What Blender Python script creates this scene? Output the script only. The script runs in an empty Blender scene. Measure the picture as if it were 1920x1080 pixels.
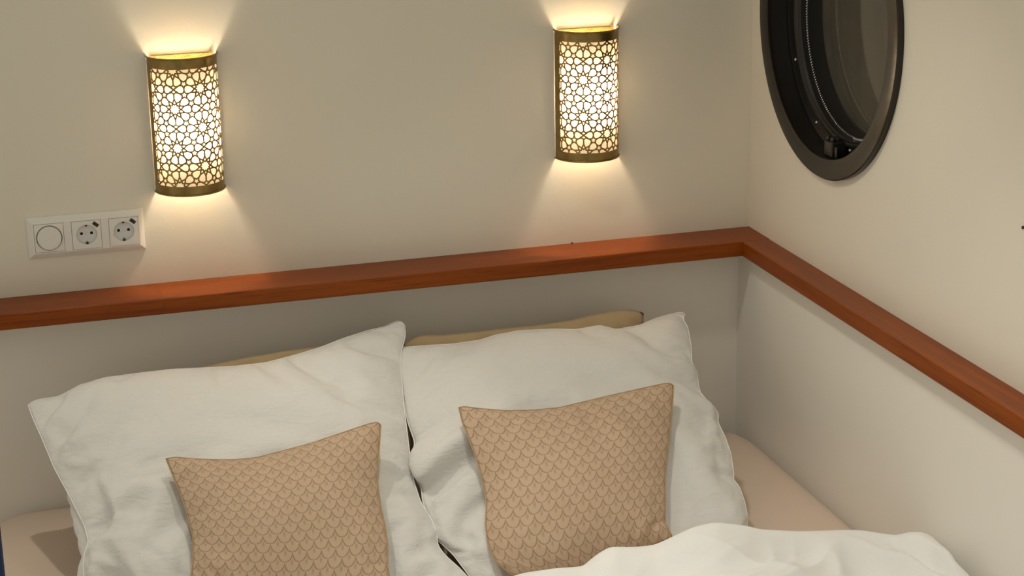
import bpy, bmesh, math, json
import numpy as np
from mathutils import Vector, Matrix

SC = bpy.context.scene
COL = SC.collection
PI = math.pi

# ------------------------------------------------------------------ camera
cam_d = bpy.data.cameras.new('camera')
cam = bpy.data.objects.new('camera', cam_d)
COL.objects.link(cam)
cam_d.sensor_width = 36.0
cam_d.lens = 66.922
cam_d.clip_start = 0.05
_r = Vector((0.9587, -0.2839, -0.0171)).normalized()
_f = Vector((0.2671, 0.9194, -0.2886)).normalized()
_u = _r.cross(_f).normalized()
_r = _f.cross(_u).normalized()
cam.matrix_world = Matrix(((_r.x, _u.x, -_f.x, -1.5992), (_r.y, _u.y, -_f.y, -3.6676),
                           (_r.z, _u.z, -_f.z, 1.0662), (0, 0, 0, 1)))
SC.camera = cam

# ------------------------------------------------------------------ light
SC.view_settings.view_transform = 'Standard'
SC.view_settings.look = 'None'
SC.view_settings.gamma = 1.0
SC.view_settings.use_curve_mapping = False
SC.view_settings.exposure = 0.0
world = bpy.data.worlds.new('world')
SC.world = world
world.use_nodes = True
bg = world.node_tree.nodes['Background']
bg.inputs[0].default_value = (1.0, 0.925, 0.74, 1)
bg.inputs[1].default_value = 0.49


def lamp(name, loc, aim, power, color, size, cone=84, blend=0.8):
    d = bpy.data.lights.new(name, 'SPOT')
    d.spot_size = math.radians(cone)
    d.spot_blend = blend
    d.energy = power
    d.color = color
    d.shadow_soft_size = size
    o = bpy.data.objects.new(name, d)
    o.location = loc
    o.rotation_euler = (Vector(aim) - Vector(loc)).to_track_quat('-Z', 'Y').to_euler()
    COL.objects.link(o)
    return o


lamp('overhead_spot', (-1.44, -0.36, 1.30), (-1.28, -0.82, -0.4), 21.0, (1.0, 0.95, 0.82), 0.02, 62, 0.6)
lamp('overhead_spot', (-0.88, -0.68, 1.34), (-0.50, -0.85, -0.3), 24.0, (1.0, 0.95, 0.82), 0.06)
lamp('overhead_spot', (-0.72, -1.50, 1.30), (-0.38, -1.18, -0.35), 15.0, (1.0, 0.96, 0.88), 0.05, 58, 0.7)  # fill spot added to brighten the duvet, not a real fixture
BULB_STRENGTH = 260.0


# ------------------------------------------------------------------ helpers
def link(o, parent=None):
    COL.objects.link(o)
    if parent is not None:
        o.parent = parent
    return o


def mesh_obj(name, verts, faces, material=None, parent=None, smooth=False):
    me = bpy.data.meshes.new(name)
    me.from_pydata([tuple(v) for v in verts], [], [tuple(f) for f in faces])
    me.update()
    if material:
        me.materials.append(material)
    if smooth:
        me.polygons.foreach_set('use_smooth', [True] * len(me.polygons))
    o = bpy.data.objects.new(name, me)
    return link(o, parent)


def bm_obj(name, bm, material=None, parent=None, smooth=False):
    bmesh.ops.recalc_face_normals(bm, faces=bm.faces)
    me = bpy.data.meshes.new(name)
    bm.to_mesh(me)
    bm.free()
    if material:
        me.materials.append(material)
    if smooth:
        me.polygons.foreach_set('use_smooth', [True] * len(me.polygons))
    return link(bpy.data.objects.new(name, me), parent)


def tag(o, label=None, cat=None, group=None, kind=None):
    if label:
        o['label'] = label
    if cat:
        o['category'] = cat
    if group:
        o['group'] = group
    if kind:
        o['kind'] = kind
    return o


def empty(name, loc, label, cat, group=None):
    o = bpy.data.objects.new(name, None)
    o.location = loc
    o.empty_display_size = 0.05
    COL.objects.link(o)
    return tag(o, label, cat, group)


def box_bm(lo, hi, bevel=0.0, seg=2, bm=None):
    b = bmesh.new()
    bmesh.ops.create_cube(b, size=1.0)
    for v in b.verts:
        v.co = Vector([lo[i] + (v.co[i] + 0.5) * (hi[i] - lo[i]) for i in range(3)])
    if bevel:
        bmesh.ops.bevel(b, geom=list(b.edges), offset=bevel, segments=seg, affect='EDGES', profile=0.6)
    if bm is None:
        return b
    me = bpy.data.meshes.new('tmp')
    b.to_mesh(me)
    b.free()
    bm.from_mesh(me)
    bpy.data.meshes.remove(me)
    return bm


def tube_bm(pts, rad, n=8, closed=False, bm=None):
    bm = bm or bmesh.new()
    pts = [Vector(p) for p in pts]
    m = len(pts)
    rings = []
    for i, p in enumerate(pts):
        a = pts[i - 1] if (i > 0 or closed) else pts[i]
        b = pts[(i + 1) % m] if (i < m - 1 or closed) else pts[i]
        t = (b - a)
        t = t.normalized() if t.length > 1e-9 else Vector((0, 0, 1))
        ref = Vector((0, 0, 1)) if abs(t.z) < 0.9 else Vector((0, 1, 0))
        x = t.cross(ref).normalized()
        y = x.cross(t)
        rings.append([bm.verts.new(p + (x * math.cos(2 * PI * k / n) + y * math.sin(2 * PI * k / n)) * rad) for k in range(n)])
    for i in range(m if closed else m - 1):
        A, B = rings[i], rings[(i + 1) % m]
        for k in range(n):
            bm.faces.new((A[k], A[(k + 1) % n], B[(k + 1) % n], B[k]))
    if not closed:
        bm.faces.new(rings[0][::-1])
        bm.faces.new(rings[-1])
    return bm


def disc_bm(c, r, axis, h, n=20, bm=None, r2=None):
    """short cylinder from c along axis (unit) of length h"""
    bm = bm or bmesh.new()
    c = Vector(c)
    ax = Vector(axis).normalized()
    ref = Vector((0, 0, 1)) if abs(ax.z) < 0.9 else Vector((1, 0, 0))
    x = ax.cross(ref).normalized()
    y = ax.cross(x)
    r2 = r if r2 is None else r2
    A = [bm.verts.new(c + (x * math.cos(2 * PI * k / n) + y * math.sin(2 * PI * k / n)) * r) for k in range(n)]
    B = [bm.verts.new(c + ax * h + (x * math.cos(2 * PI * k / n) + y * math.sin(2 * PI * k / n)) * r2) for k in range(n)]
    for k in range(n):
        bm.faces.new((A[k], A[(k + 1) % n], B[(k + 1) % n], B[k]))
    bm.faces.new(A[::-1])
    bm.faces.new(B)
    return bm


# ------------------------------------------------------------------ materials
class NT:
    def __init__(self, name):
        self.m = bpy.data.materials.new(name)
        self.m.use_nodes = True
        self.t = self.m.node_tree
        self.b = self.t.nodes['Principled BSDF']
        self.out = self.t.nodes['Material Output']

    def n(self, typ, **kw):
        nd = self.t.nodes.new(typ)
        for k, v in kw.items():
            if k.startswith('i_'):
                key = k[2:]
                key = int(key) if key.isdigit() else key.replace('_', ' ')
                nd.inputs[key].default_value = v
            else:
                setattr(nd, k, v)
        return nd

    def l(self, a, b):
        self.t.links.new(a, b)

    def val(self, x, sock):
        if hasattr(x, 'is_output'):
            self.l(x, sock)
        else:
            sock.default_value = x

    def math(self, op, a, b=0.0, c=None):
        nd = self.n('ShaderNodeMath', operation=op)
        self.val(a, nd.inputs[0])
        self.val(b, nd.inputs[1])
        if c is not None:
            self.val(c, nd.inputs[2])
        return nd.outputs[0]

    def coord(self, out='Object', scale=(1, 1, 1), rot=(0, 0, 0)):
        tc = self.n('ShaderNodeTexCoord')
        mp = self.n('ShaderNodeMapping')
        mp.inputs['Scale'].default_value = scale
        mp.inputs['Rotation'].default_value = rot
        self.l(tc.outputs[out], mp.inputs[0])
        return mp.outputs[0]

    def noise(self, vec, scale, detail=3, rough=0.5, dist=0.0, typ='FBM'):
        nd = self.n('ShaderNodeTexNoise', noise_type=typ)
        nd.inputs['Scale'].default_value = scale
        nd.inputs['Detail'].default_value = detail
        nd.inputs['Roughness'].default_value = rough
        nd.inputs['Distortion'].default_value = dist
        self.l(vec, nd.inputs['Vector'])
        return nd.outputs[0]

    def ramp(self, fac, stops):
        nd = self.n('ShaderNodeValToRGB')
        els = nd.color_ramp.elements
        while len(els) > 1:
            els.remove(els[-1])
        els[0].position, els[0].color = stops[0][0], (*stops[0][1], 1)
        for p, c in stops[1:]:
            e = els.new(p)
            e.color = (*c, 1)
        self.l(fac, nd.inputs[0])
        return nd.outputs[0]

    def mix(self, fac, a, b):
        nd = self.n('ShaderNodeMix', data_type='RGBA')
        self.val(fac, nd.inputs[0])
        for x, s in ((a, nd.inputs[6]), (b, nd.inputs[7])):
            if hasattr(x, 'is_output'):
                self.l(x, s)
            else:
                s.default_value = (*x, 1)
        return nd.outputs[2]

    def bump(self, h, strength, dist=0.01, prev=None):
        nd = self.n('ShaderNodeBump')
        nd.inputs['Strength'].default_value = strength
        nd.inputs['Distance'].default_value = dist
        self.l(h, nd.inputs['Height'])
        if prev is not None:
            self.l(prev, nd.inputs['Normal'])
        return nd.outputs[0]

    def set(self, **kw):
        for k, v in kw.items():
            s = self.b.inputs[k.replace('_', ' ')]
            if hasattr(v, 'is_output'):
                self.l(v, s)
            elif isinstance(v, tuple) and len(v) == 3:
                s.default_value = (*v, 1)
            else:
                s.default_value = v
        return self.m


def paint(name, col, rough=0.6, bump=0.12):
    t = NT(name)
    v = t.coord()
    n1 = t.noise(v, 3.0, 3)
    c = t.ramp(n1, [(0.3, tuple(x * 0.97 for x in col)), (0.7, col)])
    b1 = t.bump(t.noise(v, 160.0, 4, 0.6), bump, 0.0015)
    b2 = t.bump(t.noise(v, 14.0, 3), bump * 0.8, 0.006, b1)
    return t.set(Base_Color=c, Roughness=rough, Normal=b2)


def plain(name, col, rough=0.5, metal=0.0, var=0.08, scale=40.0, bump=0.0):
    t = NT(name)
    v = t.coord()
    n1 = t.noise(v, scale, 3)
    c = t.ramp(n1, [(0.3, tuple(x * (1 - var) for x in col)), (0.7, tuple(min(1, x * (1 + var)) for x in col))])
    kw = dict(Base_Color=c, Roughness=rough, Metallic=metal)
    if bump:
        kw['Normal'] = t.bump(n1, bump, 0.002)
    return t.set(**kw)


def wood(name, along):
    t = NT(name)
    sc = (2.2, 46, 46) if along == 'x' else (46, 2.2, 46)
    v = t.coord('Object', sc)
    g = t.noise(v, 1.0, 5, 0.62, 0.6)
    sc2 = (9, 420, 420) if along == 'x' else (420, 9, 420)
    f = t.noise(t.coord('Object', sc2), 1.0, 2, 0.6)
    big = t.noise(t.coord('Object', (1.5, 1.5, 1.5)), 1.5, 2)
    c = t.ramp(g, [(0.25, (0.135, 0.025, 0.002)), (0.5, (0.220, 0.047, 0.004)), (0.75, (0.30, 0.077, 0.009))])
    c = t.mix(t.math('MULTIPLY', t.math('GREATER_THAN', 0.40, f), 0.45), c, (0.090, 0.016, 0.002))
    c = t.mix(t.math('MULTIPLY', big, 0.30), c, (0.27, 0.062, 0.007))
    return t.set(Base_Color=c, Specular_IOR_Level=0.16, Roughness=t.math('MULTIPLY_ADD', g, 0.2, 0.26), Normal=t.bump(f, 0.10, 0.001))


def linen(name, col, crease=0.5, scale=9.0):
    t = NT(name)
    v = t.coord()
    cr = t.noise(v, scale, 4, 0.5, 0.8, 'RIDGED_MULTIFRACTAL')
    fine = t.noise(v, 55.0, 3, 0.55, 0.4)
    w1 = t.noise(t.coord('Object', (900, 900, 160)), 1.0, 1)
    sl = t.noise(t.coord('Object', (26, 60, 90), (0.2, 0.3, 0.35)), 1.0, 4, 0.55, 0.7)
    b = t.bump(w1, 0.05, 0.0006)
    b = t.bump(fine, 0.25 * crease, 0.006, b)
    b = t.bump(sl, 0.30 * crease, 0.008, b)
    b = t.bump(cr, 0.22 * crease, 0.014, b)
    c = t.ramp(t.noise(v, 5.0, 3), [(0.3, tuple(x * 0.965 for x in col)), (0.7, col)])
    return t.set(Base_Color=c, Roughness=0.85, Sheen_Weight=0.15, Normal=b)


def scallop(name):
    """woven fish-scale fabric driven by the UVs (metres)"""
    t = NT(name)
    uv = t.n('ShaderNodeUVMap')
    sp = t.n('ShaderNodeSeparateXYZ')
    nz = t.n('ShaderNodeTexNoise')
    nz.inputs['Scale'].default_value = 9.0
    t.l(uv.outputs[0], nz.inputs['Vector'])
    t.l(uv.outputs[0], sp.inputs[0])
    wob = t.math('MULTIPLY', t.math('SUBTRACT', nz.outputs[0], 0.5), 0.12)
    vv = t.math('DIVIDE', sp.outputs[1], 0.0215)
    row = t.math('FLOOR', vv)
    y = t.math('SUBTRACT', vv, row)
    odd = t.math('MULTIPLY', t.math('MODULO', t.math('ADD', row, 100.0), 2.0), 0.5)
    uu = t.math('ADD', t.math('ADD', t.math('DIVIDE', sp.outputs[0], 0.0295), odd), wob)
    x = t.math('SUBTRACT', t.math('FRACT', uu), 0.5)
    ax = t.math('MULTIPLY', t.math('ABSOLUTE', x), 2.0)

    def arc(a):
        return t.math('SUBTRACT', 1.0, t.math('SQRT', t.math('MAXIMUM', t.math('SUBTRACT', 1.0, t.math('POWER', a, 2.0)), 0.0)))
    f = arc(ax)
    d = t.math('ABSOLUTE', t.math('SUBTRACT', y, f))
    w = t.math('MULTIPLY_ADD', t.math('POWER', ax, 3.0), 0.26, 0.075)
    line = t.math('SUBTRACT', 1.0, t.math('SMOOTH_MIN', t.math('DIVIDE', d, w), 1.0, 0.4))
    line = t.math('MAXIMUM', line, 0.0)
    # inner line echoing the edge + fan of threads towards the scale's centre, and a small drop in the middle
    below = t.math('GREATER_THAN', f, y)
    xs = t.math('SUBTRACT', t.math('FRACT', t.math('ADD', uu, 0.5)), 0.5)
    xx = t.math('ADD', t.math('MULTIPLY', below, xs), t.math('MULTIPLY', t.math('SUBTRACT', 1.0, below), x))
    yy = t.math('ADD', y, below)          # height inside the scale that owns the point (0..2)
    ang = t.math('ARCTAN2', xx, t.math('SUBTRACT', 1.9, yy))
    fan = t.math('ABSOLUTE', t.math('SINE', t.math('MULTIPLY', ang, 24.0)))
    fan = t.math('MULTIPLY', t.math('POWER', fan, 2.0), 0.14)
    drop = t.math('SQRT', t.math('ADD', t.math('POWER', t.math('MULTIPLY', xx, 3.2), 2.0), t.math('POWER', t.math('SUBTRACT', yy, 0.95), 2.0)))
    drop = t.math('MULTIPLY', t.math('SUBTRACT', 1.0, t.math('SMOOTH_MIN', t.math('DIVIDE', drop, 0.42), 1.0, 0.3)), 0.55)
    allf = t.math('MINIMUM', t.math('ADD', t.math('MAXIMUM', t.math('MULTIPLY', line, 0.95), drop), fan), 1.0)
    ov = t.coord()
    base = t.ramp(t.noise(ov, 7.0, 3), [(0.3, (0.535, 0.385, 0.272)), (0.7, (0.605, 0.445, 0.32))])
    base = t.mix(t.math('MULTIPLY', t.noise(ov, 900.0, 1), 0.25), base, (0.42, 0.28, 0.15))
    c = t.mix(t.math('MULTIPLY', allf, 0.85), base, (0.215, 0.130, 0.068))
    b = t.bump(line, -0.25, 0.0012)
    b = t.bump(t.noise(ov, 16.0, 3, 0.5, 0.5), 0.22, 0.008, b)
    return t.set(Base_Color=c, Roughness=0.8, Sheen_Weight=0.1, Normal=b)


M = dict(
    wall=paint('warm_white_paint', (0.80, 0.752, 0.655), 0.55),
    panel=paint('grey_white_panel_paint', (0.86, 0.825, 0.77), 0.5, 0.05),
    ceiling=paint('ceiling_paint', (0.80, 0.78, 0.74), 0.7),
    floor=plain('oak_floor', (0.30, 0.19, 0.11), 0.5),
    wood_x=wood('mahogany_along_x', 'x'),
    wood_y=wood('mahogany_along_y', 'y'),
    white_linen=linen('white_linen', (0.70, 0.69, 0.675), 1.0),
    white_duvet=linen('white_duvet_linen', (0.88, 0.88, 0.875), 0.5, 6.0),
    hem=linen('white_hem_linen', (0.85, 0.83, 0.80), 0.2),
    beige_linen=linen('beige_linen', (0.50, 0.36, 0.20), 0.35, 7.0),
    sheet=linen('pinkish_beige_sheet', (0.66, 0.525, 0.425), 0.12, 3.0),
    scallop=scallop('scallop_weave'),
    cushion_edge=plain('cushion_edge_fabric', (0.46, 0.30, 0.16), 0.85),
    plastic=plain('white_plastic', (0.80, 0.78, 0.74), 0.28, 0, 0.01),
    plastic_well=plain('white_plastic_well', (0.70, 0.70, 0.71), 0.35, 0, 0.02),
    black=plain('black_plastic', (0.012, 0.010, 0.010), 0.4),
    dark_hole=plain('dark_recess', (0.004, 0.004, 0.004), 0.8),
    steel=plain('steel', (0.55, 0.55, 0.54), 0.25, 1.0),
    chrome=plain('chrome_bead', (0.80, 0.80, 0.82), 0.15, 1.0, 0.02),
    porthole=plain('porthole_black_enamel', (0.009, 0.007, 0.006), 0.36, 0, 0.2, 25.0),
    porthole_flange=plain('porthole_bronze_enamel', (0.017, 0.012, 0.008), 0.25, 0.3, 0.12, 25.0),
    outer_cover=plain('grey_outer_cover', (0.17, 0.15, 0.115), 0.8, 0, 0.2, 6.0),
    navy=plain('navy_fabric', (0.020, 0.035, 0.11), 0.9),
)


def brass(name, dark=1.0, rough=0.3, hammered=0.0):
    t = NT(name)
    v = t.coord()
    n1 = t.noise(v, 30.0, 4, 0.6)
    c = t.ramp(n1, [(0.3, (0.23 * dark, 0.155 * dark, 0.055 * dark)), (0.7, (0.38 * dark, 0.27 * dark, 0.10 * dark))])
    kw = dict(Base_Color=c, Roughness=rough, Metallic=1.0)
    if hammered:
        kw['Normal'] = t.bump(t.noise(v, 320.0, 2), hammered, 0.002)
    return t.set(**kw)


for _s, _v in (('Coat Weight', 0.12), ('Coat Roughness', 0.12)):
    M['porthole_flange'].node_tree.nodes['Principled BSDF'].inputs[_s].default_value = _v
M['brass'] = brass('aged_brass', 1.0, 0.33)
M['brass_plate'] = brass('hammered_brass', 1.9, 0.42, 0.5)


def glow_liner():
    t = NT('frosted_liner')
    v = t.coord()
    n1 = t.noise(v, 60.0, 2)
    c = t.ramp(n1, [(0.3, (0.78, 0.745, 0.66)), (0.7, (0.83, 0.795, 0.71))])
    tr = t.n('ShaderNodeBsdfTranslucent')
    df = t.n('ShaderNodeBsdfDiffuse')
    t.l(c, tr.inputs[0])
    t.l(c, df.inputs[0])
    mx = t.n('ShaderNodeMixShader')
    mx.inputs[0].default_value = 0.18
    t.l(df.outputs[0], mx.inputs[1])
    t.l(tr.outputs[0], mx.inputs[2])
    t.l(mx.outputs[0], t.out.inputs[0])
    return t.m


def glow_bulb():
    t = NT('lit_bulb_glass')
    v = t.coord()
    c = t.ramp(t.noise(v, 20.0, 1), [(0.0, (1.0, 0.85, 0.64)), (1.0, (1.0, 0.87, 0.67))])
    return t.set(Base_Color=(0.9, 0.85, 0.75), Emission_Color=c, Emission_Strength=BULB_STRENGTH)


def pane_glass():
    t = NT('dusty_porthole_glass')
    v = t.coord('Object', (1, 6, 1.2))
    sm = t.noise(v, 5.0, 4, 0.6, 0.6)
    t.set(Base_Color=(0.72, 0.70, 0.63), Roughness=0.06, Transmission_Weight=1.0, IOR=1.1)
    dust = t.n('ShaderNodeBsdfDiffuse')
    dust.inputs[0].default_value = (0.42, 0.37, 0.29, 1)
    mx = t.n('ShaderNodeMixShader')
    t.l(t.math('MULTIPLY_ADD', sm, 0.20, 0.10), mx.inputs[0])
    t.l(t.b.outputs[0], mx.inputs[1])
    t.l(dust.outputs[0], mx.inputs[2])
    t.l(mx.outputs[0], t.out.inputs[0])
    return t.m


M['liner'] = glow_liner()
M['bulb'] = glow_bulb()
M['glass'] = pane_glass()

# ------------------------------------------------------------------ numbers recovered from the photograph (metres)
W1, W2, RT = 0.1126, 0.0622, 0.0316          # rail widths (back, right) and thickness
PY, PX = -0.032, -0.036                      # faces of the lower panels
ZM = -0.420                                  # top of the mattress
PHY, PHZ, PHR = -0.3636, 0.4924, 0.3017      # porthole centre and radius
DATA = json.loads('''{"LW":{"top":[[-1.5375,-0.2241,-0.1465],[-1.528,-0.2157,-0.1422],[-1.5103,-0.2133,-0.1409],[-1.4811,-0.2124,-0.1405],[-1.4395,-0.1911,-0.1294],[-1.3887,-0.1806,-0.1239],[-1.3285,-0.1787,-0.1229],[-1.2679,-0.1781,-0.1226],[-1.2076,-0.1825,-0.1249],[-1.1468,-0.1869,-0.1272],[-1.0847,-0.1863,-0.1269],[-1.0195,-0.1743,-0.1207],[-0.9752,-0.1646,-0.1156],[-0.9293,-0.1495,-0.1077],[-0.8722,-0.1356,-0.1005],[-0.8329,-0.13,-0.0976],[-0.8165,-0.1213,-0.0931],[-0.8011,-0.1206,-0.0927],[-0.7963,-0.1321,-0.0987]],
 "right":[[-0.7963,-0.1321,-0.0987],[-0.802,-0.1584,-0.1123],[-0.8202,-0.1958,-0.1318],[-0.8303,-0.2272,-0.1481],[-0.8373,-0.2713,-0.1711],[-0.8467,-0.3205,-0.1967],[-0.8539,-0.3689,-0.2219],[-0.8629,-0.428,-0.2525],[-0.8707,-0.4856,-0.2825],[-0.8697,-0.5317,-0.3065],[-0.8597,-0.5693,-0.326],[-0.8573,-0.6008,-0.3424],[-0.8626,-0.6241,-0.3545],[-0.8542,-0.6472,-0.3665],[-0.837,-0.6735,-0.3802],[-0.8243,-0.6978,-0.3929],[-0.8159,-0.736,-0.4127]],
 "left":[[-1.5375,-0.2241,-0.1465],[-1.5318,-0.2549,-0.1626],[-1.5208,-0.298,-0.1849],[-1.5052,-0.3674,-0.221],[-1.4835,-0.4347,-0.256],[-1.467,-0.4919,-0.2858],[-1.4636,-0.5247,-0.3028],[-1.4738,-0.5496,-0.3158],[-1.478,-0.5699,-0.3264],[-1.4798,-0.6007,-0.3424],[-1.4776,-0.6418,-0.3637]],
 "bottom":[[-1.4776,-0.6418,-0.3637],[-1.3616,-0.6702,-0.3785],[-1.1854,-0.7032,-0.3957],[-1.0045,-0.7268,-0.4079],[-0.8159,-0.736,-0.4127]]},
"RW":{"top":[[-0.8184,-0.1795,-0.1284],[-0.7646,-0.1814,-0.1293],[-0.7108,-0.1845,-0.131],[-0.6552,-0.1826,-0.1299],[-0.6193,-0.1738,-0.1254],[-0.5678,-0.1697,-0.1232],[-0.4962,-0.175,-0.126],[-0.4531,-0.1821,-0.1297],[-0.4004,-0.178,-0.1275],[-0.3711,-0.1928,-0.1353],[-0.3178,-0.1888,-0.1332],[-0.2782,-0.1759,-0.1264],[-0.2379,-0.1685,-0.1226],[-0.2162,-0.167,-0.1219],[-0.2143,-0.1743,-0.1257]],
 "right":[[-0.2143,-0.1743,-0.1257],[-0.2224,-0.1831,-0.1302],[-0.2205,-0.2085,-0.1434],[-0.2318,-0.2552,-0.1677],[-0.2458,-0.2938,-0.1878],[-0.2437,-0.3207,-0.2018],[-0.2497,-0.3358,-0.2096],[-0.2566,-0.3649,-0.2248],[-0.25,-0.3853,-0.2353],[-0.2413,-0.4057,-0.246],[-0.2377,-0.419,-0.2529],[-0.2481,-0.4366,-0.262],[-0.2467,-0.4744,-0.2817],[-0.2506,-0.5109,-0.3006],[-0.2632,-0.5575,-0.3249],[-0.2699,-0.5685,-0.3306],[-0.2632,-0.5814,-0.3373],[-0.2659,-0.6163,-0.3555],[-0.2735,-0.65,-0.373],[-0.2845,-0.6712,-0.384],[-0.3102,-0.7124,-0.4054]],
 "left":[[-0.8184,-0.1795,-0.1284],[-0.8294,-0.2018,-0.1399],[-0.8359,-0.24,-0.1598],[-0.8413,-0.2904,-0.186],[-0.8476,-0.3519,-0.218],[-0.8458,-0.4009,-0.2435],[-0.8642,-0.44,-0.2638],[-0.8671,-0.4748,-0.2819],[-0.859,-0.4981,-0.294],[-0.8646,-0.527,-0.3091],[-0.8603,-0.5784,-0.3358],[-0.8599,-0.6061,-0.3502],[-0.8382,-0.6422,-0.369],[-0.8216,-0.6878,-0.3927],[-0.8117,-0.7211,-0.41]],
 "bottom":[[-0.8117,-0.7211,-0.41],[-0.7198,-0.7408,-0.4202],[-0.624,-0.7506,-0.4253],[-0.4697,-0.7426,-0.4212],[-0.3102,-0.7124,-0.4054]]},
"LC":{"top":[[-1.3174,-0.4928,-0.1792],[-1.2995,-0.4922,-0.1788],[-1.2724,-0.4978,-0.1832],[-1.2358,-0.5035,-0.1878],[-1.1988,-0.5076,-0.1911],[-1.1609,-0.5084,-0.1917],[-1.1217,-0.504,-0.1882],[-1.0622,-0.4966,-0.1823],[-1.0011,-0.4857,-0.1735],[-0.9494,-0.4761,-0.1659],[-0.9311,-0.4745,-0.1646],[-0.9266,-0.4804,-0.1693]],
 "right":[[-0.9266,-0.4804,-0.1693],[-0.9359,-0.5086,-0.1919],[-0.9474,-0.5424,-0.2189],[-0.9559,-0.5717,-0.2424],[-0.9597,-0.6096,-0.2727],[-0.9596,-0.639,-0.2962],[-0.9622,-0.6677,-0.3192],[-0.9704,-0.6995,-0.3446],[-0.9733,-0.7395,-0.3766]],
 "left":[[-1.3174,-0.4928,-0.1792],[-1.3096,-0.5234,-0.2037],[-1.3011,-0.5537,-0.228],[-1.2951,-0.5876,-0.2551],[-1.2928,-0.6206,-0.2814],[-1.2986,-0.6521,-0.3067],[-1.3063,-0.6751,-0.3251],[-1.3175,-0.6974,-0.3429]],
 "bottom":[[-1.3175,-0.6974,-0.3429],[-1.2317,-0.7197,-0.3607],[-1.1438,-0.7344,-0.3725],[-1.0532,-0.7416,-0.3783],[-0.9733,-0.7395,-0.3766]]},
"RC":{"top":[[-0.7759,-0.4667,-0.1583],[-0.7655,-0.4659,-0.1578],[-0.7368,-0.4726,-0.1631],[-0.6881,-0.4814,-0.1702],[-0.6377,-0.4859,-0.1737],[-0.586,-0.4868,-0.1744],[-0.5316,-0.4814,-0.1701],[-0.4767,-0.476,-0.1658],[-0.4216,-0.4714,-0.1622],[-0.3715,-0.4672,-0.1588],[-0.3576,-0.4677,-0.1592],[-0.3541,-0.4728,-0.1632]],
 "right":[[-0.3541,-0.4728,-0.1632],[-0.3689,-0.506,-0.1898],[-0.3865,-0.5412,-0.2179],[-0.4092,-0.5842,-0.2524],[-0.4262,-0.6181,-0.2795],[-0.4411,-0.6605,-0.3134],[-0.4546,-0.6936,-0.3399],[-0.4485,-0.7182,-0.3596]],
 "bottom":[[-0.7579,-0.7398,-0.3768],[-0.702,-0.7482,-0.3836],[-0.6414,-0.744,-0.3802],[-0.5688,-0.736,-0.3738],[-0.5054,-0.7285,-0.3678],[-0.4485,-0.7182,-0.3596]],
 "left":[[-0.7759,-0.4667,-0.1583],[-0.7766,-0.4902,-0.1771],[-0.7717,-0.5221,-0.2027],[-0.7679,-0.5536,-0.2278],[-0.7663,-0.5887,-0.256],[-0.7695,-0.6229,-0.2833],[-0.7825,-0.6596,-0.3127],[-0.7862,-0.6885,-0.3358],[-0.7805,-0.7182,-0.3596],[-0.7579,-0.7398,-0.3768]]},
"RB":{"top":[[-0.8146,-0.123,-0.1501],[-0.788,-0.1192,-0.1373],[-0.7648,-0.1162,-0.1273],[-0.7155,-0.1177,-0.1322],[-0.6372,-0.1178,-0.1328],[-0.5694,-0.1177,-0.1322],[-0.501,-0.1178,-0.1327],[-0.4431,-0.117,-0.13],[-0.3844,-0.1149,-0.123],[-0.3373,-0.1137,-0.1191],[-0.2967,-0.1152,-0.1241],[-0.2834,-0.1175,-0.1318]],
 "right":[[-0.2834,-0.1175,-0.1318],[-0.2866,-0.1232,-0.1507],[-0.2835,-0.1474,-0.2312],[-0.2856,-0.173,-0.3165],[-0.304,-0.2012,-0.4107]],
 "left":[[-0.8146,-0.123,-0.1501],[-0.8173,-0.1369,-0.1962],[-0.8151,-0.1555,-0.2583],[-0.802,-0.1745,-0.3217],[-0.8084,-0.1991,-0.4035]],
 "bottom":[[-0.8084,-0.1991,-0.4035],[-0.6673,-0.2026,-0.4153],[-0.4973,-0.2039,-0.4198],[-0.304,-0.2012,-0.4107]]},
"LB":{"top":[[-1.4412,-0.1378,-0.1993],[-1.3884,-0.1306,-0.1755],[-1.3052,-0.1256,-0.1586],[-1.232,-0.1222,-0.1474],[-1.1581,-0.1191,-0.1371],[-1.1051,-0.1174,-0.1315],[-1.0518,-0.1161,-0.1268],[-0.9982,-0.1153,-0.1242],[-0.9388,-0.1143,-0.121],[-0.8692,-0.1167,-0.1291]],
 "right":[[-0.8701,-0.1192,-0.1372],[-0.8649,-0.1354,-0.1912],[-0.8594,-0.1664,-0.2945],[-0.8648,-0.197,-0.3968]],
 "left":[[-1.4407,-0.1363,-0.1944],[-1.4293,-0.1471,-0.2302],[-1.4115,-0.1684,-0.3014],[-1.3996,-0.1926,-0.382]],
 "bottom":[[-1.3996,-0.1926,-0.382],[-1.2271,-0.1975,-0.3984],[-1.049,-0.1995,-0.4051],[-0.8648,-0.197,-0.3968]]},
"DV":[[-1.322,-0.62,-0.352],[-1.308,-0.62,-0.342],[-1.291,-0.62,-0.338],[-1.262,-0.62,-0.345],[-1.241,-0.63,-0.352],[-1.222,-0.66,-0.353],[-1.101,-0.76,-0.338],[-0.926,-0.8,-0.346],[-0.787,-0.84,-0.339],[-0.752,-0.85,-0.328],[-0.714,-0.85,-0.324],[-0.657,-0.85,-0.33],[-0.638,-0.85,-0.314],[-0.609,-0.85,-0.3],[-0.57,-0.85,-0.307],[-0.531,-0.85,-0.309],[-0.501,-0.86,-0.289],[-0.471,-0.87,-0.273],[-0.431,-0.88,-0.267],[-0.376,-0.88,-0.28],[-0.346,-0.88,-0.292],[-0.275,-0.88,-0.306],[-0.214,-0.88,-0.314],[-0.158,-0.89,-0.316],[-0.132,-0.9,-0.32],[-0.111,-0.92,-0.321],[-0.104,-0.93,-0.312],[-0.086,-0.95,-0.305],[-0.077,-0.98,-0.308],[-0.079,-1.04,-0.303],[-0.086,-1.08,-0.308],[-0.098,-1.12,-0.312]]}''')

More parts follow.
